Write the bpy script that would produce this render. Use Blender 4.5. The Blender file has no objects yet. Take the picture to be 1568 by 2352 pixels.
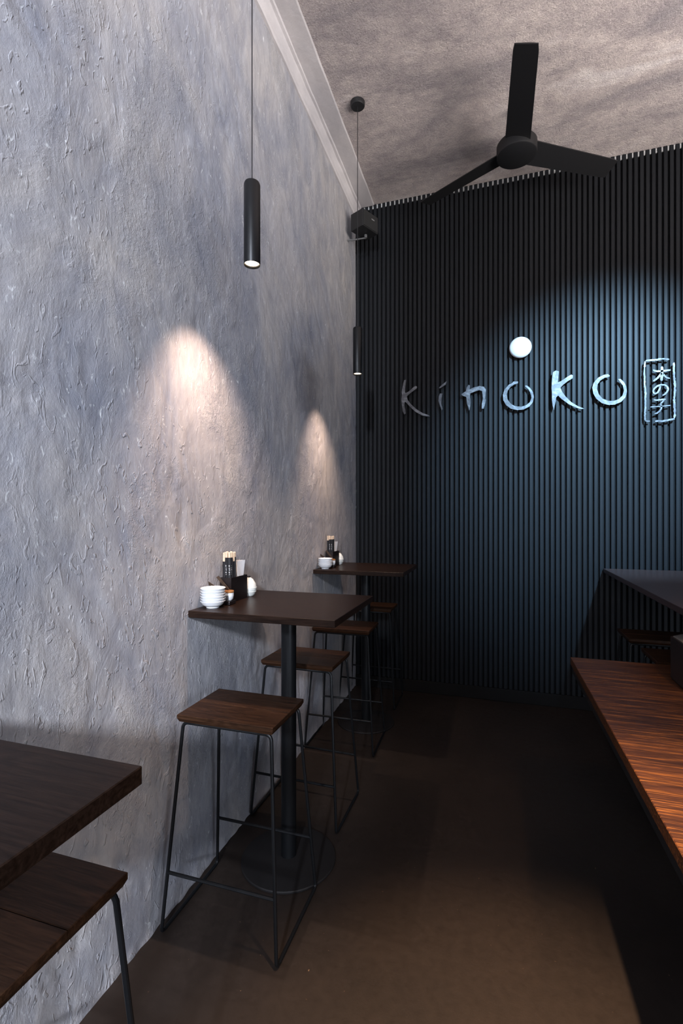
import bpy, bmesh, math, random
from mathutils import Vector, Matrix, noise
R = math.radians
C = bpy.context.scene.collection
scn = bpy.context.scene
random.seed(7)

# ------------------------------------------------------------------ camera
cam_d = bpy.data.cameras.new('camera')
cam = bpy.data.objects.new('camera', cam_d); C.objects.link(cam)
cam.location = (1.127, 0.0, 1.45)
cam.rotation_euler = (R(90), 0, R(17.446))
cam_d.sensor_fit = 'VERTICAL'; cam_d.sensor_height = 36.0
cam_d.lens = 36.0 * 1101 / 2352
cam_d.shift_y = 14 / 2352
cam_d.clip_start = 0.02
scn.camera = cam

# ------------------------------------------------------------------ light
scn.view_settings.view_transform = 'Standard'
scn.view_settings.look = 'None'
scn.view_settings.exposure = 0.0
scn.view_settings.gamma = 1.0
scn.view_settings.use_curve_mapping = False
w = bpy.data.worlds.new('world'); scn.world = w; w.use_nodes = True
w.node_tree.nodes['Background'].inputs[0].default_value = (0.55, 0.7, 1.0, 1)
w.node_tree.nodes['Background'].inputs[1].default_value = 0.3

def light(name, kind, loc, target, power, color, **kw):
    d = bpy.data.lights.new(name, kind); d.energy = power; d.color = color
    for k, v in kw.items(): setattr(d, k, v)
    o = bpy.data.objects.new(name, d); C.objects.link(o); o.location = loc
    o.rotation_euler = (Vector(target) - Vector(loc)).to_track_quat('-Z', 'Y').to_euler()
    return o
COOL = (0.80, 0.87, 1.0); WARM = (1.0, 0.66, 0.42)
# upper shopfront window behind the camera: the key light that throws the table shadows
light('upper_window_daylight', 'AREA', (1.95, -5.3, 3.85), (0.0, 1.2, 0.6), 1150, COOL, shape='RECTANGLE', size=0.7, size_y=0.5)
# added fill from the right: soft frontal light on the plaster wall
light('side_fill_light', 'AREA', (4.25, -1.6, 1.1), (0.0, 0.9, 0.6), 115, (0.77, 0.86, 1.0), shape='RECTANGLE', size=2.4, size_y=1.8)
# added out-of-view uplight that brightens the ceiling
light('ceiling_fill_light', 'AREA', (3.4, 1.2, 2.5), (2.2, 1.9, 4.137), 110, (1.0, 0.92, 0.87), shape='RECTANGLE', size=4.0, size_y=1.0, spread=R(105))
# cool spotlight aimed at the sign
light('sign_spotlight', 'SPOT', (2.7, 0.9, 3.9), (1.90, 3.96, 2.04), 2300, (0.40, 0.70, 1.0), spot_size=R(41), spot_blend=0.9, shadow_soft_size=0.05)
# warm downlights over the aisle and over the low table
light('aisle_downlight', 'SPOT', (1.36, 0.95, 4.05), (1.32, 0.98, 0), 1650, (1.0, 0.66, 0.40), spot_size=R(33), spot_blend=1.0, shadow_soft_size=0.04)
light('low_table_downlight', 'SPOT', (2.0, 1.5, 2.4), (1.85, 1.75, 0.75), 42, (1.0, 0.55, 0.28), spot_size=R(70), spot_blend=1.0, shadow_soft_size=0.04)

# ------------------------------------------------------------------ helpers
def obj(name, bm, m, parent=None, smooth=False, loc=None):
    me = bpy.data.meshes.new(name)
    bmesh.ops.recalc_face_normals(bm, faces=bm.faces)
    if smooth is True:
        for f in bm.faces: f.smooth = True
    bm.to_mesh(me); bm.free()
    if smooth == 'auto':
        for p in me.polygons: p.use_smooth = True
        me.set_sharp_from_angle(angle=R(35))
    for mm in (m if isinstance(m, (list, tuple)) else [m]): me.materials.append(mm)
    o = bpy.data.objects.new(name, me); C.objects.link(o)
    if parent: o.parent = parent
    if loc: o.location = loc
    return o
def tag(o, label, cat, group=None):
    o['label'] = label; o['category'] = cat
    if group: o['group'] = group
    return o
def thing(name, label, cat, loc=(0, 0, 0), rz=0, group=None):
    o = bpy.data.objects.new(name, None); C.objects.link(o); o.empty_display_size = 0.05
    o.location = loc; o.rotation_euler = (0, 0, rz)
    return tag(o, label, cat, group)
def struct(o):
    o['kind'] = 'structure'; return o
def dup(root, loc, rz=None, label=None, group=None):
    r = root.copy(); C.objects.link(r); r.location = loc
    if rz is not None: r.rotation_euler = (r.rotation_euler.x, r.rotation_euler.y, rz)
    if label: r['label'] = label
    if group: r['group'] = group
    for ch in list(root.children):
        c = ch.copy(); C.objects.link(c); c.parent = r
        for g in list(ch.children):
            d = g.copy(); C.objects.link(d); d.parent = c
    return r
def NB(): return bmesh.new()
def box(bm, lo, hi, bev=0.0, seg=2, mi=0, M=None):
    x0, y0, z0 = lo; x1, y1, z1 = hi
    vs = [bm.verts.new(p) for p in ((x0,y0,z0),(x1,y0,z0),(x1,y1,z0),(x0,y1,z0),(x0,y0,z1),(x1,y0,z1),(x1,y1,z1),(x0,y1,z1))]
    fs = [bm.faces.new([vs[i] for i in q]) for q in ((3,2,1,0),(4,5,6,7),(0,1,5,4),(1,2,6,5),(2,3,7,6),(3,0,4,7))]
    for f in fs: f.material_index = mi
    if M:
        for v in vs: v.co = M @ v.co
    if bev > 0:
        es = set(e for f in fs for e in f.edges)
        bmesh.ops.bevel(bm, geom=list(es), offset=bev, segments=seg, affect='EDGES', profile=0.5)
    return bm
def prism(bm, poly, thick, axis='y', base=0.0, bev=0.0):
    """extrude a 2D outline; axis y: points are (x,z), extruded from base towards -y"""
    f0 = [bm.verts.new((p[0], base, p[1]) if axis == 'y' else (p[0], p[1], base)) for p in poly]
    d = Vector((0, -thick, 0)) if axis == 'y' else Vector((0, 0, thick))
    f1 = [bm.verts.new(v.co + d) for v in f0]
    n = len(poly)
    fs = [bm.faces.new(f0), bm.faces.new(list(reversed(f1)))]
    for i in range(n): fs.append(bm.faces.new((f0[i], f1[i], f1[(i+1) % n], f0[(i+1) % n])))
    return bm
def tube(bm, pts, r, seg=10, caps=True):
    pts = [Vector(p) for p in pts]; rings = []
    n = len(pts); rr = r if isinstance(r, (list, tuple)) else [r] * n
    prev = None
    for i, p in enumerate(pts):
        t = (pts[min(i+1, n-1)] - pts[max(i-1, 0)]).normalized()
        if prev is None:
            a = Vector((0, 0, 1)) if abs(t.z) < 0.9 else Vector((1, 0, 0))
            u = t.cross(a).normalized()
        else:
            u = (prev - t * prev.dot(t)).normalized()
        prev = u; v = t.cross(u)
        rings.append([bm.verts.new(p + (u * math.cos(2*math.pi*k/seg) + v * math.sin(2*math.pi*k/seg)) * rr[i]) for k in range(seg)])
    for a, b in zip(rings, rings[1:]):
        for k in range(seg): bm.faces.new((a[k], a[(k+1) % seg], b[(k+1) % seg], b[k]))
    if caps:
        bm.faces.new(list(reversed(rings[0]))); bm.faces.new(rings[-1])
    return bm
def lathe(bm, prof, seg=40, cx=0, cy=0, mi=0):
    rings = []
    for r, z in prof:
        if r < 1e-6: rings.append([bm.verts.new((cx, cy, z))])
        else: rings.append([bm.verts.new((cx + r*math.cos(2*math.pi*k/seg), cy + r*math.sin(2*math.pi*k/seg), z)) for k in range(seg)])
    for a, b in zip(rings, rings[1:]):
        for k in range(seg):
            k2 = (k+1) % seg
            if len(a) == 1 and len(b) == 1: continue
            if len(a) == 1: f = bm.faces.new((a[0], b[k2], b[k]))
            elif len(b) == 1: f = bm.faces.new((a[k], a[k2], b[0]))
            else: f = bm.faces.new((a[k], a[k2], b[k2], b[k]))
            f.material_index = mi
    return bm
def fillet(p0, p1, p2, r, n=5):
    """points of a rounded corner at p1"""
    p0, p1, p2 = map(Vector, (p0, p1, p2))
    a = (p0 - p1).normalized(); b = (p2 - p1).normalized()
    s = p1 + a*r; e = p1 + b*r; out = []
    for i in range(n+1):
        t = i/n; out.append(s*(1-t)**2 + p1*2*t*(1-t) + e*t*t)
    return out

# ------------------------------------------------------------------ materials
class NT:
    def __init__(s, name):
        s.m = bpy.data.materials.new(name); s.m.use_nodes = True; s.t = s.m.node_tree
        s.b = s.t.nodes['Principled BSDF']; s.co = None
    def n(s, kind, **kw):
        x = s.t.nodes.new(kind)
        for k, v in kw.items():
            if k.startswith('i_'):
                key = k[2:].replace('_', ' ')
                x.inputs[key].default_value = v
            else: setattr(x, k, v)
        return x
    def l(s, a, b): s.t.links.new(a, b)
    def coords(s, scale=(1,1,1), rot=(0,0,0), loc=(0,0,0), kind='Object'):
        tc = s.n('ShaderNodeTexCoord'); mp = s.n('ShaderNodeMapping')
        mp.inputs['Scale'].default_value = scale; mp.inputs['Rotation'].default_value = rot; mp.inputs['Location'].default_value = loc
        s.l(tc.outputs[kind], mp.inputs['Vector']); return mp.outputs[0]
    def noise(s, vec, scale, detail=5, rough=0.6, dist=0.0):
        x = s.n('ShaderNodeTexNoise'); x.inputs['Scale'].default_value = scale; x.inputs['Detail'].default_value = detail
        x.inputs['Roughness'].default_value = rough; x.inputs['Distortion'].default_value = dist
        s.l(vec, x.inputs['Vector']); return x.outputs['Fac']
    def ramp(s, fac, stops):
        x = s.n('ShaderNodeValToRGB'); e = x.color_ramp.elements
        while len(e) < len(stops): e.new(0.5)
        for k, (p, c) in enumerate(stops):
            e[k].position = p; e[k].color = (*c, 1) if len(c) == 3 else c
        s.l(fac, x.inputs[0]); return x.outputs[0]
    def mix(s, fac, a, b, mode='MIX'):
        x = s.n('ShaderNodeMix', data_type='RGBA', blend_type=mode)
        for sock, v in ((x.inputs[0], fac), (x.inputs[6], a), (x.inputs[7], b)):
            if hasattr(v, 'links'): s.l(v, sock)
            else: sock.default_value = v if not isinstance(v, tuple) else ((*v, 1) if len(v) == 3 else v)
        return x.outputs[2]
    def math(s, op, a, b=0.0):
        x = s.n('ShaderNodeMath', operation=op)
        for sock, v in ((x.inputs[0], a), (x.inputs[1], b)):
            if hasattr(v, 'links'): s.l(v, sock)
            else: sock.default_value = v
        return x.outputs[0]
    def bump(s, h, strength, dist=0.01, normal=None):
        x = s.n('ShaderNodeBump'); x.inputs['Strength'].default_value = strength; x.inputs['Distance'].default_value = dist
        s.l(h, x.inputs['Height'])
        if normal is not None: s.l(normal, x.inputs['Normal'])
        return x.outputs[0]
    def out(s, color=None, rough=None, normal=None, **kw):
        for key, v in (('Base Color', color), ('Roughness', rough), ('Normal', normal)):
            if v is None: continue
            if hasattr(v, 'links'): s.l(v, s.b.inputs[key])
            else: s.b.inputs[key].default_value = (*v, 1) if isinstance(v, tuple) and len(v) == 3 else v
        for k, v in kw.items(): s.b.inputs[k.replace('_', ' ')].default_value = v
        return s.m

def m_plaster():
    t = NT('grey_trowelled_plaster')
    v = t.coords(); st = t.coords(scale=(1, 2.0, 0.9), rot=(R(-12), 0, 0))
    st2 = t.coords(scale=(1, 2.6, 1.0), rot=(R(14), 0, 0))
    big = t.noise(v, 1.3, 6, 0.6, 0.6); mid = t.noise(st, 3.0, 7, 0.65, 0.8); fine = t.noise(st2, 11, 8, 0.7, 0.3)
    c = t.ramp(big, [(0.34, (0.35, 0.365, 0.41)), (0.5, (0.44, 0.435, 0.45)), (0.66, (0.53, 0.505, 0.485))])
    c = t.mix(0.9, c, t.ramp(mid, [(0.3, (0.55, 0.57, 0.63)), (0.52, (0.80, 0.79, 0.80)), (0.75, (1.0, 0.98, 0.96))]), 'MULTIPLY')
    c = t.mix(0.5, c, t.ramp(fine, [(0.3, (0.62, 0.62, 0.66)), (0.6, (1, 1, 1))]), 'MULTIPLY')
    # pale flecks of lime
    fl = t.noise(t.coords(scale=(1, 2.0, 0.9), rot=(R(-20), 0, 0)), 26, 4, 0.6, 1.2)
    c = t.mix(t.ramp(fl, [(0.635, (0, 0, 0)), (0.72, (0.65, 0.65, 0.65))]), c, (0.75, 0.77, 0.78))
    n1 = t.bump(mid, 0.30, 0.02); n2 = t.bump(fine, 0.30, 0.006, n1)
    gr = t.math('MULTIPLY', t.noise(v, 75, 5, 0.75), t.ramp(t.noise(v, 2.3, 3, 0.5, 0.5), [(0.48, (0, 0, 0)), (0.62, (1, 1, 1))]))
    n2 = t.bump(gr, 0.9, 0.009, n2)
    sc = t.noise(t.coords(scale=(1, 2.2, 1.0), rot=(R(-24), 0, 0)), 15, 2, 0.5, 1.6)
    scm = t.math('MULTIPLY', t.ramp(sc, [(0.60, (0, 0, 0)), (0.67, (1, 1, 1))]), t.ramp(t.noise(v, 1.1, 3, 0.5, 0.4), [(0.40, (0.15, 0.15, 0.15)), (0.60, (1, 1, 1))]))
    n2 = t.bump(scm, 0.6, 0.004, n2)
    n3 = t.bump(t.noise(v, 120, 4, 0.7), 0.35, 0.002, n2)
    return t.out(c, 0.52, n3, Specular_IOR_Level=0.5)
def m_ceiling():
    t = NT('stippled_ceiling_plaster')
    v = t.coords(); sv = t.coords(scale=(0.55, 1.6, 1), rot=(0, 0, R(-28)))
    a = t.noise(sv, 1.7, 7, 0.62, 0.5); g = t.noise(v, 55, 5, 0.75); g2 = t.noise(v, 16, 5, 0.65)
    c = t.ramp(a, [(0.30, (0.30, 0.275, 0.285)), (0.44, (0.44, 0.39, 0.38)), (0.56, (0.62, 0.545, 0.51)), (0.68, (0.80, 0.74, 0.71))])
    c = t.mix(0.6, c, t.ramp(g2, [(0.32, (0.60, 0.58, 0.64)), (0.65, (1, 1, 1))]), 'MULTIPLY'); c = t.mix(0.6, c, t.ramp(t.noise(v, 95, 3, .7), [(0.34, (0.55, 0.54, 0.55)), (0.6, (1, 1, 1))]), 'MULTIPLY')
    n = t.bump(g2, 0.22, 0.012); n = t.bump(g, 0.9, 0.012, n); n = t.bump(t.noise(v, 150, 3, 0.7), 0.6, 0.004, n)
    return t.out(c, 0.75, n)
def m_floor():
    t = NT('dark_brown_sealed_concrete')
    v = t.coords()
    a = t.noise(v, 1.2, 6, 0.6, 0.4); g = t.noise(v, 30, 6, 0.7)
    c = t.ramp(a, [(0.3, (0.013, 0.009, 0.0075)), (0.55, (0.021, 0.0142, 0.011)), (0.8, (0.030, 0.020, 0.015))])
    c = t.mix(0.5, c, t.ramp(g, [(0.35, (0.6, 0.6, 0.6)), (0.65, (1, 1, 1))]), 'MULTIPLY')
    fk = t.noise(v, 70, 2, 0.5)
    c = t.mix(t.ramp(fk, [(0.755, (0, 0, 0)), (0.79, (1, 1, 1))]), c, (0.16, 0.10, 0.06))
    r = t.ramp(g, [(0.3, (0.55, 0.55, 0.55)), (0.7, (0.7, 0.7, 0.7))])
    return t.out(c, r, t.bump(g, 0.25, 0.003), Specular_IOR_Level=0.3)
def m_slat(name, col, rough):
    t = NT(name); v = t.coords(scale=(20, 20, 1.2))
    n = t.noise(v, 3, 4, 0.6)
    c = t.mix(0.35, col, t.ramp(n, [(0.3, (0.5, 0.5, 0.5)), (0.7, (1, 1, 1))]), 'MULTIPLY')
    return t.out(c, rough, t.bump(n, 0.15, 0.002), Specular_IOR_Level=0.22)
def m_wood(name, dark, lite, rough=0.4, contrast=1.0, bumps=0.25, gs=1.0, spec=0.14):
    t = NT(name)
    v = t.coords(scale=(1.3*gs, 14*gs, 14*gs)); w = t.coords(scale=(1.0*gs, 6.0*gs, 6.0*gs))
    ring = t.noise(w, 3.2, 3, 0.5, 0.9)
    ringw = t.math('FRACT', t.math('MULTIPLY', ring, 9.0))
    pore = t.noise(t.coords(scale=(3.5*gs, 75*gs, 75*gs)), 2.2, 4, 0.7)
    g = t.noise(v, 2.5, 6, 0.65, 0.3)
    c = t.mix(g, dark, lite)
    c = t.mix(0.5*contrast, c, t.ramp(ringw, [(0.0, (0.45, 0.42, 0.4)), (0.5, (1, 1, 1)), (1.0, (0.5, 0.48, 0.45))]), 'MULTIPLY')
    c = t.mix(0.55*contrast, c, t.ramp(pore, [(0.35, (0.35, 0.33, 0.3)), (0.6, (1, 1, 1))]), 'MULTIPLY')
    n = t.bump(pore, bumps, 0.0015)
    return t.out(c, rough, n, Specular_IOR_Level=spec)
def m_low():
    t = NT('reddish_dark_oak_top')
    base = t.noise(t.coords(scale=(0.8, 6, 6)), 2.0, 5, 0.6, 0.3)
    c = t.ramp(base, [(0.3, (0.030, 0.012, 0.009)), (0.7, (0.085, 0.032, 0.016))])
    ln = t.noise(t.coords(scale=(2.0, 55, 55)), 2.2, 4, 0.75, 0.15)
    c = t.mix(t.ramp(ln, [(0.50, (0, 0, 0)), (0.66, (0.9, 0.9, 0.9))]), c, (0.30, 0.115, 0.030))
    fn = t.noise(t.coords(scale=(5.0, 130, 130)), 2.4, 3, 0.7)
    c = t.mix(0.7, c, t.ramp(fn, [(0.35, (0.3, 0.28, 0.26)), (0.6, (1, 1, 1))]), 'MULTIPLY')
    return t.out(c, 0.42, t.bump(ln, 0.5, 0.0015), Specular_IOR_Level=0.3)
def m_plain(name, col, rough=0.5, metal=0.0, nz=0.12, ns=40, **kw):
    t = NT(name); v = t.coords()
    n = t.noise(v, ns, 4, 0.6)
    c = t.mix(nz, col, t.ramp(n, [(0.3, (0.5, 0.5, 0.5)), (0.7, (1, 1, 1))]), 'MULTIPLY')
    return t.out(c, rough, None, Metallic=metal, **kw)
def m_emit(name, col, s):
    t = NT(name); t.b.inputs['Emission Color'].default_value = (*col, 1); t.b.inputs['Emission Strength'].default_value = s
    return t.out(col, 0.5)
def m_letter():
    t = NT('brushed_raw_steel'); v = t.coords(scale=(1, 1, 1))
    n = t.noise(v, 14, 6, 0.7, 0.8)
    c = t.ramp(n, [(0.32, (0.05, 0.05, 0.055)), (0.5, (0.12, 0.12, 0.13)), (0.66, (0.26, 0.265, 0.28))])
    return t.out(c, 0.5, t.bump(n, 0.3, 0.004), Metallic=0.35)

M = dict(
    plaster=m_plaster(), ceiling=m_ceiling(), floor=m_floor(),
    white_wall=m_plain('white_painted_plaster', (0.85, 0.85, 0.82), 0.7),
    cornice=None,
    slat=m_slat('black_stained_slat', (0.0105, 0.0120, 0.0145), 0.5),
    slat_back=m_slat('black_slat_backing', (0.006, 0.006, 0.007), 0.7),
    dark_wall=m_plain('dark_painted_wall', (0.03, 0.028, 0.028), 0.7),
    wenge=m_wood('dark_stained_oak_top', (0.011, 0.006, 0.0045), (0.038, 0.020, 0.013), 0.36, 1.3),
    wenge_seat=m_wood('dark_stained_oak_seat', (0.014, 0.007, 0.005), (0.085, 0.038, 0.018), 0.42, 1.5),
    low_wood=m_low(),
    bar_wood=m_wood('smooth_dark_oak_top', (0.045, 0.030, 0.030), (0.075, 0.050, 0.048), 0.28, 0.4),
    steel=m_plain('black_powder_coated_steel', (0.005, 0.0055, 0.0065), 0.38, 0.0, Specular_IOR_Level=0.32),
    steel_base=m_plain('black_textured_steel_base', (0.011, 0.010, 0.0105), 0.6, 0.0, 0.2, 90, Specular_IOR_Level=0.25),
    black=m_plain('matte_black_metal', (0.010, 0.010, 0.011), 0.5),
    fan=m_plain('black_fan_plastic', (0.006, 0.006, 0.007), 0.55),
    spk=m_plain('black_speaker_grille', (0.014, 0.014, 0.014), 0.7, 0.0, 0.4, 300),
    logo=m_plain('silver_badge', (0.45, 0.45, 0.45), 0.35, 0.6),
    white=m_plain('white_glazed_ceramic', (0.82, 0.83, 0.84), 0.18, 0.0, 0.04, Coat_Weight=0.3),
    white_matte=m_plain('white_opal_acrylic', (0.85, 0.86, 0.87), 0.4, 0.0, 0.02),
    celadon=m_plain('pale_celadon_ceramic', (0.78, 0.80, 0.76), 0.25, 0.0, 0.12, 30),
    boxm=m_plain('black_lacquered_wood', (0.010, 0.007, 0.007), 0.3),
    sleeve=m_plain('black_paper_sleeve', (0.012, 0.012, 0.014), 0.4, 0.0, 0.2),
    chop=m_wood('pale_bamboo', (0.62, 0.45, 0.30), (0.85, 0.70, 0.55), 0.55, 0.3),
    lid=m_wood('orange_brown_wood', (0.28, 0.12, 0.04), (0.45, 0.22, 0.09), 0.5, 0.5),
    spoon=m_wood('dark_bamboo', (0.03, 0.02, 0.014), (0.10, 0.065, 0.045), 0.5, 0.8),
    paper=m_plain('white_paper', (0.85, 0.86, 0.88), 0.8, 0.0, 0.05),
    print=m_plain('white_print', (0.75, 0.78, 0.8), 0.6, 0.0, 0.02),
    chrome=m_plain('polished_steel', (0.7, 0.7, 0.7), 0.2, 1.0, 0.02),
    letter=m_letter(),
    lamp_in=m_emit('lamp_lens', (1.0, 0.78, 0.55), 9.0),
    stone=m_plain('speckled_grey_top', (0.16, 0.15, 0.14), 0.6, 0.0, 0.5, 200),
    planter=m_plain('dark_brown_lacquer', (0.018, 0.012, 0.011), 0.5),
)
M['cornice'] = M['ceiling']

YB, ZC = 3.996, 4.137          # face of the slat wall, ceiling
XR, YF = 4.4, -5.6             # right wall, shopfront wall
# ------------------------------------------------------------------ setting
def relief(y, z):
    p = Vector((y*1.0, z*1.0, 0))
    a = noise.fractal(Vector((y*2.2, z*1.5, 0)), 0.8, 2.0, 4) * 0.0035
    # trowel strokes: stretched ridges that turn with a slow field
    th = 0.25 + 0.9 * noise.noise(Vector((y*0.7 + 5, z*0.6, 3)))
    u = y*math.cos(th) + z*math.sin(th); v = -y*math.sin(th) + z*math.cos(th)
    s = noise.fractal(Vector((u*24, v*5, 1.7)), 0.9, 2.0, 3)
    mask = max(0.0, noise.noise(Vector((y*2.6, z*2.1, 9))) + 0.15)
    b = s * 0.0016 * (0.15 + 2.0*mask)
    # gouges and lips
    g = noise.noise(Vector((u*27 + 31, v*9, 5)))
    e = max(0.0, abs(g) - 0.34) * -0.014 * (0.3 + 2.2*max(0.0, noise.noise(Vector((y*1.9+4, z*1.7, 33)))))
    h = noise.noise(Vector((u*8 + 3, v*5 + 11, 8)))
    r = max(0.0, 0.04 - abs(h)) * 0.10 * max(0.0, noise.noise(Vector((y*3, z*3, 21))) + 0.05)
    return a + b + e + r
def wall_left():
    bm = NB()
    ys = [YF, -2.0, 0.0] + [0.3 + i*0.0125 for i in range(int((4.06-0.3)/0.0125)+1)]
    zs = [i*0.0125 for i in range(int(ZC/0.0125)+2)]
    grid = []
    for y in ys:
        col = []
        for z in zs:
            x = -0.004
            if y >= 0.3:
                x += relief(y, z)
                k = max(0.0, 1 - z/0.05)
                x += k * 0.006 * (0.3 + noise.noise(Vector((y*17, z*20, 2)))*1.4)
                x = min(x, 0.004 if z > 0.06 else 0.02)
            col.append(bm.verts.new((x, y, z)))
        grid.append(col)
    for a, b in zip(grid, grid[1:]):
        for k in range(len(zs)-1): bm.faces.new((a[k], b[k], b[k+1], a[k+1]))
    o = struct(obj('wall_left', bm, M['plaster'], smooth=True))
    # a solid back behind the relief
    return o
wall_left()
bm = NB(); box(bm, (-0.2, YF, -0.12), (XR, 4.2, 0.0)); struct(obj('floor', bm, M['floor']))
def ceiling():
    bm = NB(); box(bm, (-0.2, YF, ZC), (XR, 4.2, ZC+0.12)); struct(obj('ceiling', bm, M['ceiling']))
ceiling()
def wall_back():
    bm = NB()
    box(bm, (-0.2, YB+0.048, 0), (XR, YB+0.2, ZC), mi=2); box(bm, (0.0, YB+0.0125, ZC-0.0325), (XR, YB+0.0479, ZC-0.0005), mi=2)                     # painted plaster behind
    box(bm, (0.0, YB+0.020, 0.10), (XR, YB+0.048, ZC-0.033), mi=1)           # backing board
    p = 0.0377; n = int(XR/p)
    for i in range(n):
        x = 0.008 + i*p
        box(bm, (x, YB, 0.10), (x+0.0252, YB+0.022, ZC-0.003), 0.003, 1, mi=0)
    struct(obj('wall_back', bm, [M['slat'], M['slat_back'], M['white_wall']]))
    bm = NB(); box(bm, (0.0, YB+0.002, 0.0), (XR, YB+0.047, 0.098), 0.003, 1)
    struct(obj('baseboard_back', bm, m_plain('dark_grey_skirting', (0.008, 0.0075, 0.0075), 0.65, 0.0, Specular_IOR_Level=0.15)))
wall_back()
bm = NB(); box(bm, (XR, YF, 0), (XR+0.15, 4.2, ZC)); struct(obj('wall_right', bm, M['dark_wall']))
def wall_front():
    bm = NB()   # shopfront wall with a tall glazed opening and an upper window
    y0, y1 = YF-0.15, YF
    box(bm, (-0.2, y0, 0), (1.0, y1, ZC)); box(bm, (3.9, y0, 0), (XR, y1, ZC))
    box(bm, (1.0, y0, 0), (3.9, y1, 0.4)); box(bm, (1.0, y0, 4.0), (3.9, y1, ZC))
    struct(obj('wall_front', bm, M['dark_wall']))
wall_front()
bm = NB(); box(bm, (1.22, -2.2, 0), (2.75, -2.0, ZC)); struct(obj('key_light_blocker', bm, M['dark_wall']))  # added behind the camera to keep the key light off the slats
def cornice():
    prof = [(-0.01, 4.032), (0.008, 4.034), (0.010, 4.052), (0.016, 4.058), (0.018, 4.080), (0.030, 4.096), (0.034, 4.110),
            (0.048, 4.113), (0.052, 4.124), (0.100, 4.125), (0.158, 4.126), (0.164, 4.130), (0.165, ZC+0.01), (-0.01, ZC+0.01)]
    bm = NB(); ys = [YF+0.01] + [0.5 + i*0.05 for i in range(70)]
    ys = [y for y in ys if y < YB-0.002] + [YB-0.002]; rings = []
    for y in ys:
        rings.append([bm.verts.new((x + (0.004*noise.noise(Vector((y*7, x*30, z*20))) if 0 < x < 0.165 else 0), y,
                                    z + (0.003*noise.noise(Vector((y*6+9, x*30, z*20))) if z < ZC else 0))) for x, z in prof])
    n = len(prof)
    for a, b in zip(rings, rings[1:]):
        for k in range(n): bm.faces.new((a[k], a[(k+1) % n], b[(k+1) % n], b[k]))
    bm.faces.new(rings[0]); bm.faces.new(list(reversed(rings[-1])))
    t = NT('painted_plaster_cornice'); v = t.coords(scale=(1, .5, 1)); a = t.noise(v, 5, 6, .6)
    c = t.ramp(a, [(0.3, (0.42, 0.40, 0.41)), (0.7, (0.60, 0.565, 0.56))])
    m = t.out(c, 0.6, t.bump(t.noise(t.coords(), 60, 4, .6), .4, .003))
    struct(obj('trim_1', bm, m))
cornice()

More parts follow.
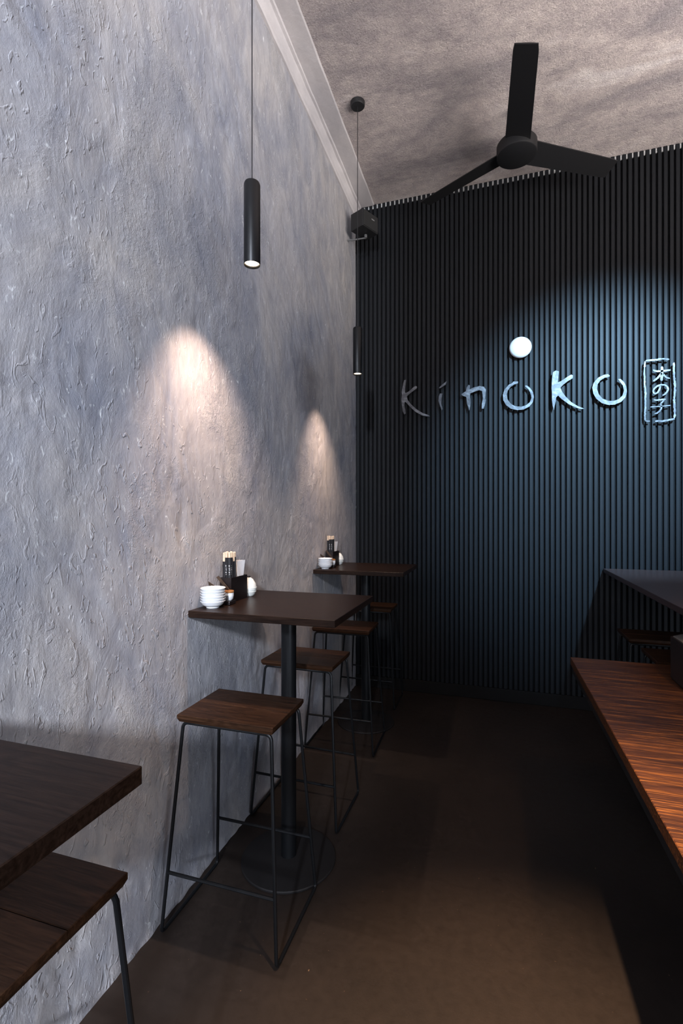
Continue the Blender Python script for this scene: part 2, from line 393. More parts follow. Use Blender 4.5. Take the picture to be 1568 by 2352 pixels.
LETTERS = {
 'k1': [(0.4278, 2.5986), (0.4449, 2.6002), (0.4387, 2.5468), (0.4355, 2.4962), (0.4433, 2.4894), (0.4742, 2.5054), (0.5096, 2.5364), (0.525, 2.5443), (0.5357, 2.5342), (0.5311, 2.5193), (0.5004, 2.5003), (0.4696, 2.4781), (0.4511, 2.4611), (0.4572, 2.4329), (0.4819, 2.3972), (0.528, 2.351), (0.5814, 2.3138), (0.6268, 2.2957), (0.6418, 2.2825), (0.6117, 2.286), (0.5738, 2.296), (0.5204, 2.3301), (0.4742, 2.3747), (0.4433, 2.4123), (0.4324, 2.4193), (0.4293, 2.3856), (0.4387, 2.3541), (0.4418, 2.3199), (0.4293, 2.3115), (0.4169, 2.3401), (0.4107, 2.3869), (0.4044, 2.4337), (0.4107, 2.4796), (0.4075, 2.503), (0.4169, 2.5486)],
 'i_top': [(0.7122, 2.5107), (0.7359, 2.5328), (0.7611, 2.5503), (0.7744, 2.5597), (0.767, 2.5333), (0.7419, 2.5173), (0.7211, 2.5069)],
 'i_low': [(0.7211, 2.4631), (0.7404, 2.4631), (0.7344, 2.4244), (0.7315, 2.3794), (0.7433, 2.3409), (0.7359, 2.3248), (0.7211, 2.365), (0.7092, 2.4036), (0.7122, 2.4412)],
 'n': [(0.8912, 2.4454), (0.9115, 2.4587), (0.9259, 2.4665), (0.9316, 2.4957), (0.946, 2.5153), (0.9575, 2.5114), (0.9546, 2.479), (0.9861, 2.4913), (1.0287, 2.4996), (1.064, 2.4908), (1.0795, 2.469), (1.0767, 2.4281), (1.0739, 2.399), (1.0795, 2.3839), (1.0711, 2.3478), (1.0626, 2.3175), (1.0485, 2.3185), (1.0485, 2.3567), (1.057, 2.4002), (1.0527, 2.4373), (1.0499, 2.4567), (1.0287, 2.4672), (0.9932, 2.4582), (0.9603, 2.446), (0.9575, 2.4225), (0.9632, 2.3776), (0.9575, 2.3336), (0.9517, 2.3103), (0.9431, 2.342), (0.9345, 2.3649), (0.9316, 2.3948), (0.9288, 2.4217), (0.9172, 2.4256), (0.8999, 2.4328)],
 'o1': [(1.3194, 2.5101), (1.2855, 2.513), (1.2719, 2.4997), (1.2487, 2.4901), (1.2199, 2.4577), (1.2061, 2.4152), (1.2102, 2.3742), (1.2309, 2.3321), (1.2651, 2.3036), (1.3126, 2.2889), (1.3599, 2.2914), (1.4, 2.3101), (1.424, 2.3413), (1.4333, 2.3791), (1.4267, 2.4182), (1.4067, 2.4526), (1.38, 2.4763), (1.3679, 2.4716), (1.3934, 2.4437), (1.4107, 2.4094), (1.416, 2.3762), (1.4027, 2.3428), (1.376, 2.3218), (1.3397, 2.3129), (1.295, 2.3218), (1.2623, 2.3443), (1.2405, 2.3792), (1.235, 2.4159), (1.2432, 2.4471), (1.2651, 2.4743), (1.2923, 2.4908), (1.3167, 2.496)],
 'k2': [(1.5686, 2.5594), (1.5868, 2.5718), (1.61, 2.5626), (1.6062, 2.5278), (1.601, 2.479), (1.6229, 2.487), (1.6614, 2.5117), (1.6933, 2.5313), (1.7073, 2.5216), (1.7047, 2.5023), (1.6742, 2.4854), (1.6422, 2.4615), (1.6203, 2.4395), (1.6293, 2.4107), (1.655, 2.3694), (1.6933, 2.3246), (1.7377, 2.2908), (1.7842, 2.2667), (1.7566, 2.2672), (1.7187, 2.2837), (1.6742, 2.312), (1.6293, 2.3503), (1.6036, 2.3803), (1.5906, 2.3673), (1.5868, 2.3323), (1.579, 2.2976), (1.5738, 2.2712), (1.566, 2.3056), (1.5608, 2.3483), (1.5608, 2.3907), (1.5582, 2.4474), (1.5608, 2.5036), (1.5634, 2.5316)],
 'o2': [(1.9547, 2.4969), (1.9425, 2.5116), (1.9119, 2.5089), (1.875, 2.4902), (1.8478, 2.4581), (1.8366, 2.4218), (1.8441, 2.3757), (1.8627, 2.3371), (1.8996, 2.3014), (1.9425, 2.2846), (1.9851, 2.2843), (2.0273, 2.3003), (2.0549, 2.3322), (2.0645, 2.3721), (2.0597, 2.4131), (2.0453, 2.4454), (2.0237, 2.469), (2.0068, 2.4705), (2.0189, 2.4504), (2.0381, 2.4189), (2.0453, 2.3831), (2.0357, 2.3472), (2.0117, 2.3219), (1.979, 2.312), (1.9425, 2.3147), (1.9058, 2.3338), (1.8812, 2.3659), (1.8688, 2.4054), (1.8725, 2.4423), (1.8898, 2.4683), (1.9181, 2.4864), (1.9486, 2.4919)],
}
SEAL = {
 'frame': [([(2.1842, 2.5868), (2.2031, 2.5885), (2.2251, 2.5874), (2.2563, 2.5869), (2.275, 2.5904), (2.2936, 2.5921), (2.3091, 2.587), (2.3306, 2.582)], 0.0124), ([(2.1801, 2.5836), (2.1779, 2.5459), (2.1763, 2.4918), (2.1779, 2.4086), (2.1817, 2.383), (2.1842, 2.3467), (2.1817, 2.3036), (2.1827, 2.2566), (2.1804, 2.2207), (2.1795, 2.1846), (2.1817, 2.1556)], 0.0107), ([(2.1785, 2.1558), (2.1937, 2.1495), (2.211, 2.1502)], 0.0099), ([(2.2439, 2.1453), (2.2626, 2.1489), (2.2874, 2.1438), (2.3121, 2.1476), (2.3337, 2.1499), (2.349, 2.1543), (2.3643, 2.1569)], 0.0124), ([(2.3604, 2.557), (2.3588, 2.518), (2.3607, 2.4752), (2.3628, 2.4324), (2.3659, 2.3859), (2.3643, 2.3328), (2.3613, 2.2903), (2.365, 2.2261), (2.3628, 2.1623)], 0.0124)],
 'kanji_tree': [([(2.2314, 2.5174), (2.2392, 2.5095), (2.2563, 2.5044), (2.2874, 2.5033), (2.3183, 2.5047), (2.3398, 2.5056)], 0.0132), ([(2.2859, 2.5356), (2.2865, 2.4819), (2.2828, 2.4339)], 0.0165), ([(2.2843, 2.4911), (2.2719, 2.4707), (2.2594, 2.4557), (2.247, 2.446), (2.2329, 2.4346)], 0.0132), ([(2.292, 2.485), (2.3029, 2.4661), (2.3152, 2.4526), (2.3352, 2.4465)], 0.0099)],
 'hiragana_no': [([(2.2765, 2.3951), (2.2703, 2.3723), (2.2594, 2.3517), (2.2454, 2.3438), (2.2345, 2.35), (2.2314, 2.3647), (2.2392, 2.3838), (2.2563, 2.3985), (2.2812, 2.4054), (2.3029, 2.4026), (2.3198, 2.3879), (2.3245, 2.3679), (2.3183, 2.3524), (2.306, 2.3373), (2.289, 2.3279)], 0.0115)],
 'kanji_child': [([(2.2345, 2.3004), (2.2563, 2.2974), (2.2812, 2.2991), (2.3091, 2.2996)], 0.0107), ([(2.3013, 2.2966), (2.2874, 2.2797), (2.275, 2.2681)], 0.0099), ([(2.275, 2.2699), (2.2843, 2.2513), (2.2812, 2.2318), (2.2688, 2.2148), (2.2563, 2.2048), (2.2392, 2.2006)], 0.0107), ([(2.2126, 2.2502), (2.2563, 2.2515), (2.306, 2.2516), (2.3398, 2.2545)], 0.0074)],
}
# ------------------------------------------------------------------ bar tables
WALLSET = (('near', (0.342, 0.295), 1.09), ('middle', (0.300, 1.882), 1.09), ('far', (0.300, 3.245), 1.11))
def make_table(label, loc, h, ox, oy):
    t = thing('bar_table', label, 'table', loc, 0, 'square bar tables along the plaster wall')
    hx, hy = 0.30, 0.2835
    bm = NB(); box(bm, (-hx, -hy, h-0.027), (hx, hy, h), 0.0015, 1)
    obj('tabletop', bm, M['wenge'], t)
    bm = NB(); lathe(bm, [(0, 0.002), (0.1995, 0.002), (0.200, 0.008), (0.197, 0.011), (0.12, 0.016), (0.05, 0.019), (0, 0.019)], 64, ox, oy)
    obj('base', bm, M['steel_base'], t, smooth='auto')
    bm = NB(); tube(bm, [(ox, oy, 0.017), (ox, oy, h-0.034)], 0.032, 32)
    obj('pole', bm, M['steel'], t, smooth='auto')
    bm = NB()
    for a in (0, 90):
        Mx = Matrix.Rotation(R(a), 4, 'Z')
        n0 = len(bm.verts)
        prism(bm, [(-0.19, 0), (0.19, 0), (0.19, -0.006), (0.165, -0.012), (-0.165, -0.012), (-0.19, -0.006)], 0.044, 'y', 0.022)
        bm.verts.ensure_lookup_table()
        for v in bm.verts[n0:]:
            v.co = Mx @ v.co + Vector((ox, oy, h-0.0271))
    obj('mounting_plate', bm, M['black'], t)
    return t
TBL_LABELS = ['near dark wood bar table cut off by the left edge, above the nearest stool',
              'middle dark wood bar table with white bowls and chopsticks, black pole and round base',
              'far dark wood bar table against the black slatted wall corner']
for (nm, (x, y), h), lb, oy in zip(WALLSET, TBL_LABELS, ((0, -0.02), (0, 0), (-0.03, 0.06))): make_table(lb, (x, y, 0), h, *oy)

# ------------------------------------------------------------------ bar stools
def make_stool(label, loc, group='backless bar stools along the plaster wall', hs=0.755):
    t = thing('bar_stool', label, 'stool', loc, 0, group)
    sx, sy = 0.186, 0.136; th = 0.026
    # two planks with under-cut edges
    for k, (y0, y1) in enumerate(((-sy, -0.004), (-0.003, sy))):
        bm = NB()
        lo_in = 0.006
        a0 = y0 + (lo_in if k == 0 else 0); a1 = y1 - (lo_in if k == 1 else 0)
        top = [(-sx, y0), (sx, y0), (sx, y1), (-sx, y1)]; bot = [(-sx+lo_in, a0), (sx-lo_in, a0), (sx-lo_in, a1), (-sx+lo_in, a1)]
        zt, zm, zb = hs, hs-0.014, hs-th
        rings = [[bm.verts.new((x, y, zt)) for x, y in top], [bm.verts.new((x, y, zm)) for x, y in top], [bm.verts.new((x, y, zb)) for x, y in bot]]
        bm.faces.new(rings[0]); bm.faces.new(list(reversed(rings[2])))
        for a, b in zip(rings, rings[1:]):
            for i in range(4): bm.faces.new((a[i], b[i], b[(i+1) % 4], a[(i+1) % 4]))
        es = [e for e in bm.edges if all(abs(v.co.z-zt) < 1e-6 for v in e.verts)]
        bmesh.ops.bevel(bm, geom=es, offset=0.0015, segments=1, affect='EDGES')
        obj('seat_plank', bm, M['wenge_seat'], t)
    r = 0.0062; zt = hs - th - r
    fx, fy, tx, ty = 0.219, 0.178, 0.172, 0.118
    def at(z, sxn, syn):      # point on a leg at height z
        k = z/zt; return Vector((sxn*(fx + (tx-fx)*k), syn*(fy + (ty-fy)*k), z))
    for a in (-1, 1):
        for b in (-1, 1):
            bm = NB(); foot = Vector((a*fx, b*fy, r+0.002)); top = Vector((a*tx, b*ty, zt))
            inn = Vector((a*(tx-0.05), b*ty, zt)); run = Vector((a*fx, b*(fy-0.05), r+0.002))
            pts = [run] + fillet(run, foot, top, 0.02) + fillet(foot, top, inn, 0.022) + [inn]
            tube(bm, pts, r, 10); obj('leg', bm, M['steel'], t, smooth='auto')
    for b in (-1, 1):
        bm = NB(); tube(bm, [(-tx+0.049, b*ty, zt), (tx-0.049, b*ty, zt)], r, 10); obj('seat_rail', bm, M['steel'], t, smooth='auto')
        bm = NB(); tube(bm, [at(0.21, -1, b), at(0.21, 1, b)], r*0.95, 10); obj('footrest', bm, M['steel'], t, smooth='auto')
    for a in (-1, 1):
        bm = NB(); tube(bm, [(a*fx, -fy+0.049, r+0.002), (a*fx, fy-0.049, r+0.002)], r, 10); obj('floor_runner', bm, M['steel'], t, smooth='auto')
    return t
s0 = make_stool('nearest bar stool, cut off at lower left under the near table', (0.258, 0.637, 0))
dup(s0, (0.249, 1.580, 0), 0, 'dark wood stool in front of the middle table, its whole seat in view')
dup(s0, (0.232, 2.262, 0), R(-1), 'dark wood stool just behind the pole of the middle table')
dup(s0, (0.217, 2.995, 0), R(1), 'dark wood stool in front of the far table, partly hidden by the middle tabletop')
dup(s0, (0.205, 3.735, 0), 0, 'dim stool between the far table pole and the black slatted wall')
# ------------------------------------------------------------------ right side furniture
def bar_counter():
    t = thing('bar_table', 'long high dark table at the right edge against the slatted wall', 'table', (1.915, 3.985, 0), R(-1.2))
    bm = NB(); box(bm, (0, -1.72, 1.045), (1.05, 0, 1.075), 0.002, 1); obj('tabletop', bm, M['bar_wood'], t)
    for y in (-0.45, -1.3):
        bm = NB(); lathe(bm, [(0, 0.002), (0.225, 0.002), (0.225, 0.01), (0.05, 0.018), (0, 0.018)], 48, 0.70, y); obj('base', bm, M['steel_base'], t, smooth='auto')
        bm = NB(); tube(bm, [(0.70, y, 0.016), (0.70, y, 1.044)], 0.035, 24); obj('pole', bm, M['steel'], t, smooth='auto')
bar_counter()
# stools tucked at the high table, seen behind the low table
s5 = dup(s0, (2.065, 3.27, -0.0), 0, 'dark stool at right in shadow, beside the slatted wall under the high table', 'stools tucked at the high table')
s6 = dup(s0, (2.075, 2.80, -0.0), 0, 'dark stool at right peeking just behind the low brown table', 'stools tucked at the high table')
def low_table():
    t = thing('low_table', 'low reddish brown wood table at right edge with glowing grain', 'table', (1.500, 2.63, 0))
    bm = NB(); box(bm, (0, -1.85, 0.718), (0.80, 0, 0.755), 0.002, 1); obj('tabletop', bm, M['low_wood'], t)
    bm = NB()
    for lo, hi in (((0.008, -1.84, 0.68), (0.03, -0.01, 0.7178)), ((0.77, -1.84, 0.68), (0.79, -0.01, 0.7178)), ((0.0301, -0.03, 0.68), (0.7699, -0.01, 0.7178)), ((0.0301, -1.84, 0.68), (0.7699, -1.82, 0.7178))):
        box(bm, lo, hi)
    obj('apron', bm, M['black'], t)
    for y in (-0.55, -1.45):
        bm = NB(); box(bm, (0.58, y-0.035, 0.012), (0.65, y+0.035, 0.7178), 0.003, 1); obj('leg', bm, M['steel'], t)
        bm = NB(); box(bm, (0.48, y-0.05, 0.0), (0.76, y+0.05, 0.0118), 0.002, 1); obj('foot', bm, M['steel'], t)
low_table()
def planter():
    t = thing('planter', 'dark faceted box with speckled grey top, on the low brown table at right edge', 'planter', (2.045, 2.32, 0.755))
    n = 8; Rr = 0.20
    def ring(r, z, bm): return [bm.verts.new((r*math.cos(R(22.5+45*k)), r*math.sin(R(22.5+45*k)), z)) for k in range(n)]
    bm = NB(); rs = [ring(Rr*0.97, 0.001, bm), ring(Rr, 0.012, bm), ring(Rr, 0.186, bm), ring(Rr*0.96, 0.186, bm), ring(Rr*0.96, 0.176, bm)]
    for a, b in zip(rs, rs[1:]):
        for k in range(n): bm.faces.new((a[k], a[(k+1) % n], b[(k+1) % n], b[k]))
    bm.faces.new(list(reversed(rs[0]))); bm.faces.new(rs[-1]); obj('body', bm, M['planter'], t)
    bm = NB(); a = ring(Rr*0.955, 0.1765, bm); b = ring(Rr*0.955, 0.188, bm); bm.faces.new(b); bm.faces.new(list(reversed(a)))
    for k in range(n): bm.faces.new((a[k], a[(k+1) % n], b[(k+1) % n], b[k]))
    obj('gravel_top', bm, M['stone'], t)
planter()

# ------------------------------------------------------------------ pendants
def make_pendant(label, loc, dy, pw, ang):
    t = thing('pendant_lamp', label, 'pendant lamp', loc, 0, 'black tube pendant lamps')
    L = 0.305; zc = ZC - loc[2]
    bm = NB(); lathe(bm, [(0.0265, 0.006), (0.0295, 0.0), (0.030, 0.002), (0.030, L-0.012), (0.027, L-0.004), (0.018, L), (0, L+0.001)], 40)
    lathe(bm, [(0.0265, 0.006), (0.0262, 0.010), (0.0258, 0.034)], 40)
    obj('lamp_tube', bm, M['steel'], t, smooth='auto')
    bm = NB(); lathe(bm, [(0, 0.0065), (0.012, 0.0065), (0.0250, 0.0085), (0.0250, 0.014), (0, 0.014)], 32)
    obj('lens', bm, M['lamp_in'], t, smooth='auto')
    bm = NB(); tube(bm, [(0, 0, L-0.002), (0, 0, zc-0.026)], 0.0023, 8); obj('cord', bm, M['black'], t, smooth='auto')
    bm = NB(); lathe(bm, [(0, zc-0.028), (0.040, zc-0.028), (0.046, zc-0.023), (0.047, zc-0.001), (0, zc-0.001)], 40)
    obj('ceiling_canopy', bm, M['black'], t, smooth='auto')
    light('pendant_spot', 'SPOT', (loc[0], loc[1], loc[2]+0.004), (loc[0]-0.286, loc[1]+dy*0.7, loc[2]-0.9), pw, (1.0, 0.72, 0.55), spot_size=R(ang), spot_blend=1.0, shadow_soft_size=0.012)
    return t
p1 = make_pendant('near black tube pendant lamp over the middle table, larger in view', (0.286, 1.581, 2.379), 0.26, 84, 86)
make_pendant('far black tube pendant lamp beside the corner of the slatted wall', (0.297, 2.988, 2.379), 0.20, 62, 82)

# ------------------------------------------------------------------ ceiling fan
def fan():
    t = thing('ceiling_fan', 'black three-blade ceiling fan on the mottled ceiling', 'ceiling fan', (1.28, 3.34, 3.82))
    z = ZC - 3.82
    bm = NB(); lathe(bm, [(0, 0), (0.118, 0), (0.124, 0.004), (0.126, 0.012), (0.126, 0.074), (0.120, 0.082), (0.06, 0.09), (0, 0.09)], 56)
    obj('motor_housing', bm, M['fan'], t, smooth='auto')
    bm = NB(); tube(bm, [(0, 0, 0.085), (0, 0, z-0.035)], 0.012, 16); obj('downrod', bm, M['fan'], t, smooth='auto')
    bm = NB(); lathe(bm, [(0, z-0.04), (0.02, z-0.04), (0.034, z-0.012), (0.036, z-0.001), (0, z-0.001)], 32); obj('ceiling_mount', bm, M['fan'], t, smooth='auto')
    for k in range(3):
        a = R(-89 + 120*k); bm = NB()
        secs = []; n = 16
        for i in range(n+1):
            u = i/n; r = 0.10 + u*(0.735-0.10)
            hw = 0.078 - 0.014*u
            if r > 0.70: hw *= 0.93
            tw = R(-15)
            row = []
            for s, dz in ((-1, .003), (-.6, .0045), (0, .005), (.6, .0045), (1, .003), (1, -.003), (0, -.003), (-1, -.003)):
                row.append(bm.verts.new((r, s*hw*math.cos(tw), 0.042 + s*hw*math.sin(tw) + dz)))
            secs.append(row)
        for p, q in zip(secs, secs[1:]):
            for j in range(8): bm.faces.new((p[j], p[(j+1) % 8], q[(j+1) % 8], q[j]))
        bm.faces.new(list(reversed(secs[0]))); bm.faces.new(secs[-1])
        bmesh.ops.rotate(bm, verts=bm.verts, cent=(0, 0, 0), matrix=Matrix.Rotation(a, 3, 'Z'))
        obj('blade', bm, M['fan'], t, smooth='auto')
fan()

# ------------------------------------------------------------------ speaker in the corner
def speaker():
    t = thing('wall_speaker', 'small black box speaker on a bracket in the ceiling corner', 'speaker', (0.1415, 3.74, 3.745), math.atan2(0.165, 0.083))
    bm = NB(); box(bm, (-0.0925, -0.069, 0), (0.0925, 0.060, 0.135), 0.005, 2); obj('cabinet', bm, M['black'], t)
    bm = NB(); box(bm, (-0.086, -0.0745, 0.006), (0.086, -0.0692, 0.129), 0.002, 1); g = obj('grille', bm, M['spk'], t)
    bm = NB(); box(bm, (0.006, -0.0762, 0.082), (0.040, -0.0746, 0.090)); obj('badge', bm, M['logo'], g)
    bm = NB()
    tube(bm, [(0.02, 0.0, -0.004), (0.02, 0.0, -0.03)], 0.012, 12)
    tube(bm, [(0.02, 0.0, -0.028), (-0.035, 0.085, -0.034), (-0.062, 0.115, -0.034)], 0.006, 10)
    obj('bracket', bm, m_plain('dull_grey_bracket_steel', (0.10, 0.10, 0.10), 0.6), t, smooth='auto')
speaker()

# ------------------------------------------------------------------ wall sign
LBL = dict(k1='dim steel letter k at the left end of the wall sign', i='faint two-piece steel letter i between the dim k and the n',
           n='steel letter n of the wall sign, lower left of the white disc', o1='first open ring letter o, directly below the white disc',
           k2='large bright steel letter k between the two ring letters', o2='second open ring letter o, beside the framed characters')
YL = YB - 0.002
def letter(name, key, polys):
    cx = sum(p[0] for q in polys for p in q)/sum(len(q) for q in polys); cz = min(p[1] for q in polys for p in q)
    t = thing(name, LBL[key], 'sign letter', (round(cx, 3), YL, round(cz, 3)), 0, 'steel letters on the slatted wall')
    for poly in polys:
        bm = NB(); prism(bm, [(x-round(cx, 3), z-round(cz, 3)) for x, z in poly], 0.006, 'y', -0.027)
        obj('letter_face', bm, M['letter'], t)
        # short stand-off pins behind solid spots of the stroke
        for i in (0, len(poly)//2):
            bm = NB()
            a = Vector(poly[i]); b = Vector(poly[(i-2) % len(poly)]); c = Vector(poly[(i+2) % len(poly)]); m = (a*0.4 + b*0.3 + c*0.3)
            tube(bm, [(m.x-round(cx, 3), -0.0265, m.y-round(cz, 3)), (m.x-round(cx, 3), 0.0, m.y-round(cz, 3))], 0.002, 6)
            obj('pin', bm, M['black'], t)
letter('letter_k', 'k1', [LETTERS['k1']]); letter('letter_i', 'i', [LETTERS['i_top'], LETTERS['i_low']])
letter('letter_n', 'n', [LETTERS['n']]); letter('letter_o', 'o1', [LETTERS['o1']])
letter('letter_k', 'k2', [LETTERS['k2']]); letter('letter_o', 'o2', [LETTERS['o2']])
def stroke(bm, pts, wd, rag):
    n = len(pts); P = [Vector(p) for p in pts]; fine = []
    for a, b in zip(P, P[1:]):
        k = max(1, int((b-a).length/0.008))
        for i in range(k): fine.append(a.lerp(b, i/k))
    fine.append(P[-1]); L_, R_ = [], []
    for i, p in enumerate(fine):
        t = (fine[min(i+1, len(fine)-1)] - fine[max(i-1, 0)]).normalized(); nn = Vector((-t.y, t.x))
        e = 0.6 if i in (0, len(fine)-1) else 1.0
        h = wd*0.5*e*(1 + rag*noise.noise(Vector((p.x*90, p.y*90, 4)))*1.6); g = wd*0.5*e*(1 + rag*noise.noise(Vector((p.x*90+40, p.y*90, 4)))*1.6)
        L_.append(p + nn*h); R_.append(p - nn*g)
    fr = [[], []]; bk = [[], []]
    for s, side in enumerate((L_, R_)):
        for q in side:
            fr[s].append(bm.verts.new((q.x, -0.032, q.y))); bk[s].append(bm.verts.new((q.x, -0.026, q.y)))
    m = len(fine)
    for i in range(m-1):
        bm.faces.new((fr[0][i], fr[0][i+1], fr[1][i+1], fr[1][i])); bm.faces.new((bk[0][i], bk[1][i], bk[1][i+1], bk[0][i+1]))
        bm.faces.new((fr[0][i], bk[0][i], bk[0][i+1], fr[0][i+1])); bm.faces.new((fr[1][i], fr[1][i+1], bk[1][i+1], bk[1][i]))
    for i in (0, m-1): bm.faces.new((fr[0][i], fr[1][i], bk[1][i], bk[0][i]))
def seal():
    t = thing('framed_characters_sign', 'three vertical steel characters inside a thin broken steel frame', 'sign', (2.27, YL, 2.13))
    for name, strokes in SEAL.items():
        bm = NB()
        for pts, wd in strokes: stroke(bm, [(x-2.27, z-2.13) for x, z in pts], wd, 0.45 if name == 'frame' else 0.12)
        x, z = strokes[0][0][1]
        for pts, wd in strokes:
            p = pts[len(pts)//2]; tube(bm, [(p[0]-2.27, -0.0265, p[1]-2.13), (p[0]-2.27, 0, p[1]-2.13)], 0.0018, 6)
        obj({'frame': 'frame', 'kanji_tree': 'character', 'hiragana_no': 'character', 'kanji_child': 'character'}[name], bm, M['letter'], t)
seal()
def disc():
    t = thing('wall_disc_lamp', 'round white disc lamp on the black slatted wall above the letters', 'wall lamp', (1.336, YL, 2.776))
    bm = NB(); lathe(bm, [(0, 0.052), (0.045, 0.050), (0.070, 0.043), (0.080, 0.032), (0.082, 0.024), (0.078, 0.016), (0.070, 0.012), (0, 0.012)], 56)
    bmesh.ops.rotate(bm, verts=bm.verts, cent=(0, 0, 0), matrix=Matrix.Rotation(R(90), 3, 'X'))
    obj('cover', bm, M['white_matte'], t, smooth='auto')
    bm = NB(); lathe(bm, [(0, 0.0118), (0.05, 0.0118), (0.05, 0.0), (0, 0.0)], 40)
    bmesh.ops.rotate(bm, verts=bm.verts, cent=(0, 0, 0), matrix=Matrix.Rotation(R(90), 3, 'X'))
    obj('wall_mount', bm, M['black'], t, smooth='auto')
disc()

# ------------------------------------------------------------------ things on the tables
def bowl_mesh():
    bm = NB()
    lathe(bm, [(0, 0.003), (0.022, 0.003), (0.022, 0.0), (0.0255, 0.0), (0.026, 0.004), (0.036, 0.009), (0.042, 0.0155), (0.0452, 0.0215), (0.0492, 0.0258), (0.0496, 0.0272), (0.0485, 0.0280),
               (0.0435, 0.0225), (0.034, 0.0125), (0.022, 0.008), (0, 0.007)], 48)
    return bm
def box_caddy(t):
    # X 0..0.055, Y 0..0.14, height 0.105, two compartments
    bm = NB()
    box(bm, (0, 0, 0), (0.055, 0.14, 0.004)); th = 0.004
    box(bm, (0, 0, 0.0041), (0.055, th, 0.105)); box(bm, (0, 0.14-th, 0.0041), (0.055, 0.14, 0.105))
    box(bm, (0, th+0.0001, 0.0041), (th, 0.14-th-0.0001, 0.105)); box(bm, (0.055-th, th+0.0001, 0.0041), (0.055, 0.14-th-0.0001, 0.105))
    obj('box_body', bm, M['boxm'], t)
    bm = NB(); box(bm, (th+0.0002, 0.070, 0.0042), (0.055-th-0.0002, 0.073, 0.102)); obj('divider', bm, M['boxm'], t)
def shaker(t):
    bm = NB(); prof = [(0, 0), (0.020, 0), (0.024, 0.003)]
    for i in range(1, 13):
        u = i/13; z = 0.003 + 0.080*u
        r = 0.0355*math.sin(math.pi*(0.20+0.72*u))**0.75 + (0.0012 if i % 3 == 0 else 0)
        prof.append((r, z))
        if i % 3 == 0: prof.append((r-0.0022, z+0.0012))
    prof += [(0.009, 0.0845), (0, 0.085)]
    lathe(bm, prof, 40); obj('jar_body', bm, M['celadon'], t, smooth='auto')
    bm = NB(); lathe(bm, [(0, 0.084), (0.006, 0.084), (0.0075, 0.088), (0.006, 0.092), (0, 0.093)], 16); obj('stopper', bm, M['boxm'], t, smooth='auto')
def cpot(t):
    bm = NB(); lathe(bm, [(0, 0), (0.015, 0), (0.021, 0.006), (0.0235, 0.02), (0.023, 0.032), (0.0215, 0.032), (0.021, 0.018), (0, 0.006)], 32); obj('pot_body', bm, M['white'], t, smooth='auto')
    bm = NB(); lathe(bm, [(0, 0.0322), (0.0235, 0.0322), (0.0245, 0.035), (0.0235, 0.040), (0.010, 0.043), (0, 0.0435)], 32); obj('lid', bm, M['lid'], t, smooth='auto')
def spoon(t):
    bm = NB(); pts = [(0, 0, 0), (0.0, 0.0, 0.075)]
    Mx = Matrix.Identity(4)
    box(bm, (-0.006, -0.002, 0), (0.006, 0.002, 0.072), 0.001, 1); obj('handle', bm, M['spoon'], t)
def sleeve_mesh():
    bm = NB(); box(bm, (-0.0062, -0.003, 0), (0.0062, 0.003, 0.185), 0.001, 1); return bm
def chop(t, marks, top=0.208, sh=0.185):
    bm = NB(); box(bm, (-0.0062, -0.003, 0.0), (0.0062, 0.003, sh), 0.001, 1); s = obj('paper_sleeve', bm, M['sleeve'], t)
    bm = NB()
    for sx in (-1, 1): box(bm, (sx*0.0027-0.0024, -0.0023, sh+0.0001), (sx*0.0027+0.0024, 0.0023, top), 0.0007, 1)
    obj('chopstick_tips', bm, M['chop'], t)
    if marks:
        bm = NB(); y = -0.0034
        for x0, z0, x1, z1 in ((-.003, .150, .002, .150), (-.001, .146, -.001, .154), (-.003, .140, .003, .141), (-.002, .133, .002, .136), (.001, .130, .003, .133), (-.003, .122, .002, .122), (0, .118, 0, .126), (-.002, .112, .002, .114)):
            tube(bm, [(x0, y, z0), (x1, y, z1)], 0.0008, 5)
        obj('printed_text', bm, M['print'], s)
def napkin(t, k):
    bm = NB(); n = 10; pts = []
    for i in range(n+1):
        z = 0.165*i/n
        for j in range(7):
            x = 0.056*j/6
            pts.append((0.003*math.sin(i*0.4 + j*0.5 + k) + 0.004*(z/0.165)**2, x + 0.004*(z/0.165)*(j/6), z))
    vs = [bm.verts.new(p) for p in pts]; vb = [bm.verts.new((p[0]-0.003, p[1], p[2])) for p in pts]
    for i in range(n):
        for j in range(6):
            q = (i*7+j, i*7+j+1, (i+1)*7+j+1, (i+1)*7+j)
            bm.faces.new([vs[a] for a in q]); bm.faces.new([vb[a] for a in reversed(q)])
    edge = [j for j in range(7)] + [i*7+6 for i in range(1, n+1)] + [n*7+j for j in range(5, -1, -1)] + [i*7 for i in range(n-1, 0, -1)]
    for a, b in zip(edge, edge[1:]+edge[:1]): bm.faces.new((vs[a], vb[a], vb[b], vs[b]))
    return bm

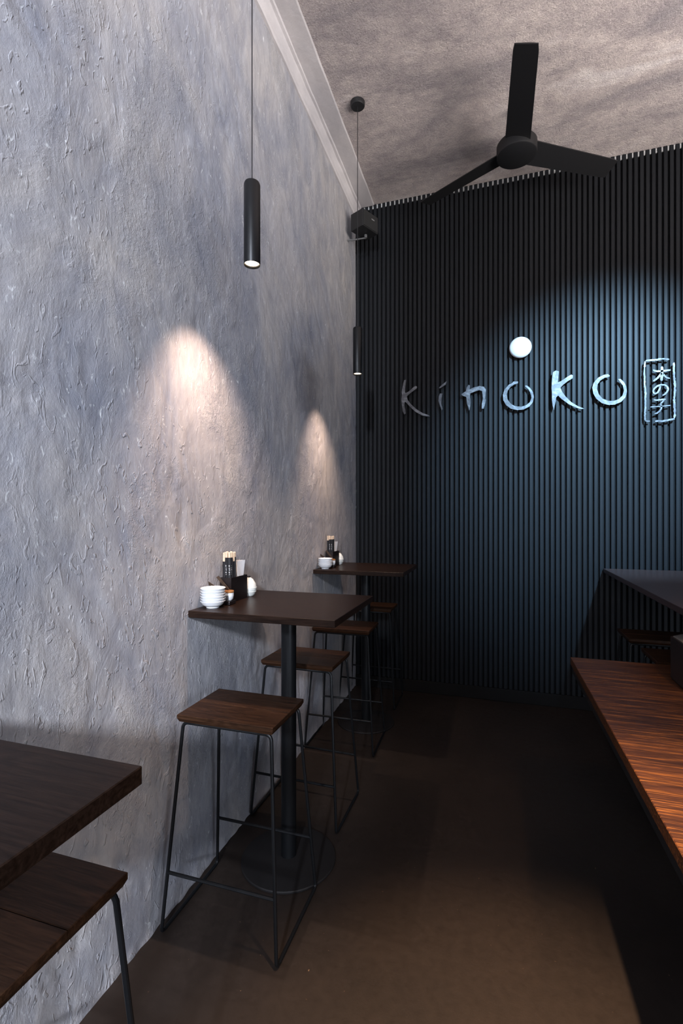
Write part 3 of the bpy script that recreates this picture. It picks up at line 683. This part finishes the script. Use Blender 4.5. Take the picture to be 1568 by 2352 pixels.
KINDS = {}
def place(kind, build, name, label, cat, loc, rot, group):
    """first call builds, later calls copy the thing and its parts"""
    if kind not in KINDS:
        t = thing(name, label, cat, loc, 0, group); build(t); KINDS[kind] = t
    else: t = dup(KINDS[kind], loc, 0, label, group)
    t.rotation_euler = rot
    return t
def tabletop_set(where, x, y, z, nb, seed):
    """x,y: the wall-side front corner of the table top"""
    rnd = random.Random(seed); e = 0.0006
    pos_b = ['lowest', 'second', 'third', 'fourth', 'fifth', 'topmost']
    for k in range(nb):
        pos = pos_b[k] if k < nb-1 else 'topmost'
        ls = 'white ceramic bowl, %s of the stack on the %s table' % (pos if pos in ('lowest', 'topmost') else pos + ' from the bottom', where)
        dx, dy = rnd.uniform(-.0008, .0008), rnd.uniform(-.0008, .0008)
        if 'bowl' not in KINDS:
            o = obj('bowl', bowl_mesh(), M['white'], smooth='auto'); KINDS['bowl'] = o
        else: o = KINDS['bowl'].copy(); C.objects.link(o)
        o.location = (x+0.053+dx, y+0.090+dy, z+e+k*0.0103); tag(o, ls, 'bowl', 'stacked bowls on the %s table' % where)
    place('caddy', box_caddy, 'condiment_box', 'black lacquered box holding chopsticks and napkins on the %s table' % where, 'box', (x+0.015, y+0.203, z+e), (0, 0, 0), 'black condiment boxes')
    place('shaker', shaker, 'condiment_jar', 'ribbed round pale jar with dark stopper on the %s table' % where, 'jar', (x+0.052, y+0.392, z+e), (0, 0, 0.4), 'ribbed condiment jars')
    if 'coaster' not in KINDS:
        bm = NB(); box(bm, (-0.045, -0.026, 0), (0.045, 0.026, 0.016), 0.003, 2); KINDS['coaster'] = obj('wooden_coaster', bm, M['boxm'])
        o = KINDS['coaster']
    else: o = KINDS['coaster'].copy(); C.objects.link(o)
    o.location = (x+0.052, y+0.170, z+e); tag(o, 'low dark wooden tray under the small pots on the %s table' % where, 'tray')
    for k, (px, side) in enumerate(((0.028, 'closer to the wall'), (0.075, 'on the aisle side'))):
        place('pot', cpot, 'spice_pot', 'small white pot with orange-brown lid %s on the %s table' % (side, where), 'pot', (x+px, y+0.170, z+0.0172), (0, 0, 0), 'small lidded pots on the %s table' % where)
        place('spoon', spoon, 'spoon', 'dark flat spoon handle leaning on the pot %s, %s table' % (side, where), 'spoon', (x+px-0.002+0.004*k, y+0.168, z+0.0612), (R(18), R(-52+18*k), R(10)), 'dark spoon handles on the %s table' % where)
    if 'clip' not in KINDS:
        bm = NB(); box(bm, (-0.005, -0.001, 0), (0.005, 0.001, 0.022), 0.0004, 1); box(bm, (-0.005, -0.006, 0.0221), (0.005, 0.001, 0.024)); KINDS['clip'] = obj('metal_clip', bm, M['chrome'])
        o = KINDS['clip']
    else: o = KINDS['clip'].copy(); C.objects.link(o)
    o.location = (x+0.086, y+0.1425, z+0.0175); tag(o, 'tiny shiny metal clip beside the spice pots on the %s table' % where, 'clip')
    # chopstick pairs in black sleeves: three rows of four in the front half of the box
    i = 0
    for r_ in range(4):
        for c_ in range(3):
            sx = x + 0.0272 + c_*0.0148; sy = y + 0.215 + r_*0.0135
            mk = 'chop_m' if (c_ == 2 and r_ != 2 or rnd.random() < 0.3) else rnd.choice(('chop_p', 'chop_q'))
            place(mk, (lambda t: chop(t, True)) if mk == 'chop_m' else (lambda t: chop(t, False, 0.21, 0.178)) if mk == 'chop_p' else (lambda t: chop(t, False, 0.206, 0.168)), 'chopsticks',
                  'pale chopsticks in a black paper sleeve, standing bunched on the %s table' % where, 'chopsticks',
                  (sx, sy, z+0.0055), (R(rnd.uniform(-.6, .6)), R(rnd.uniform(-.6, .6)), R(rnd.uniform(-12, 12))), 'sleeved chopsticks bunched on the %s table' % where)
            i += 1
    for k in range(3):
        if ('nap', k) not in KINDS:
            o = obj('paper_napkin', napkin(None, 0), M['paper'], smooth='auto'); KINDS[('nap', k)] = o
        else: o = KINDS[('nap', k)].copy(); C.objects.link(o)
        o.location = (x+0.030+k*0.0125, y+0.2795, z+0.006); tag(o, 'folded white paper napkin standing in the black box on the %s table' % where, 'napkin', 'folded napkins on the %s table' % where)
tabletop_set('middle', 0.0, 1.5985, 1.09, 6, 3)
tabletop_set('far', 0.0, 2.9615, 1.11, 5, 5)
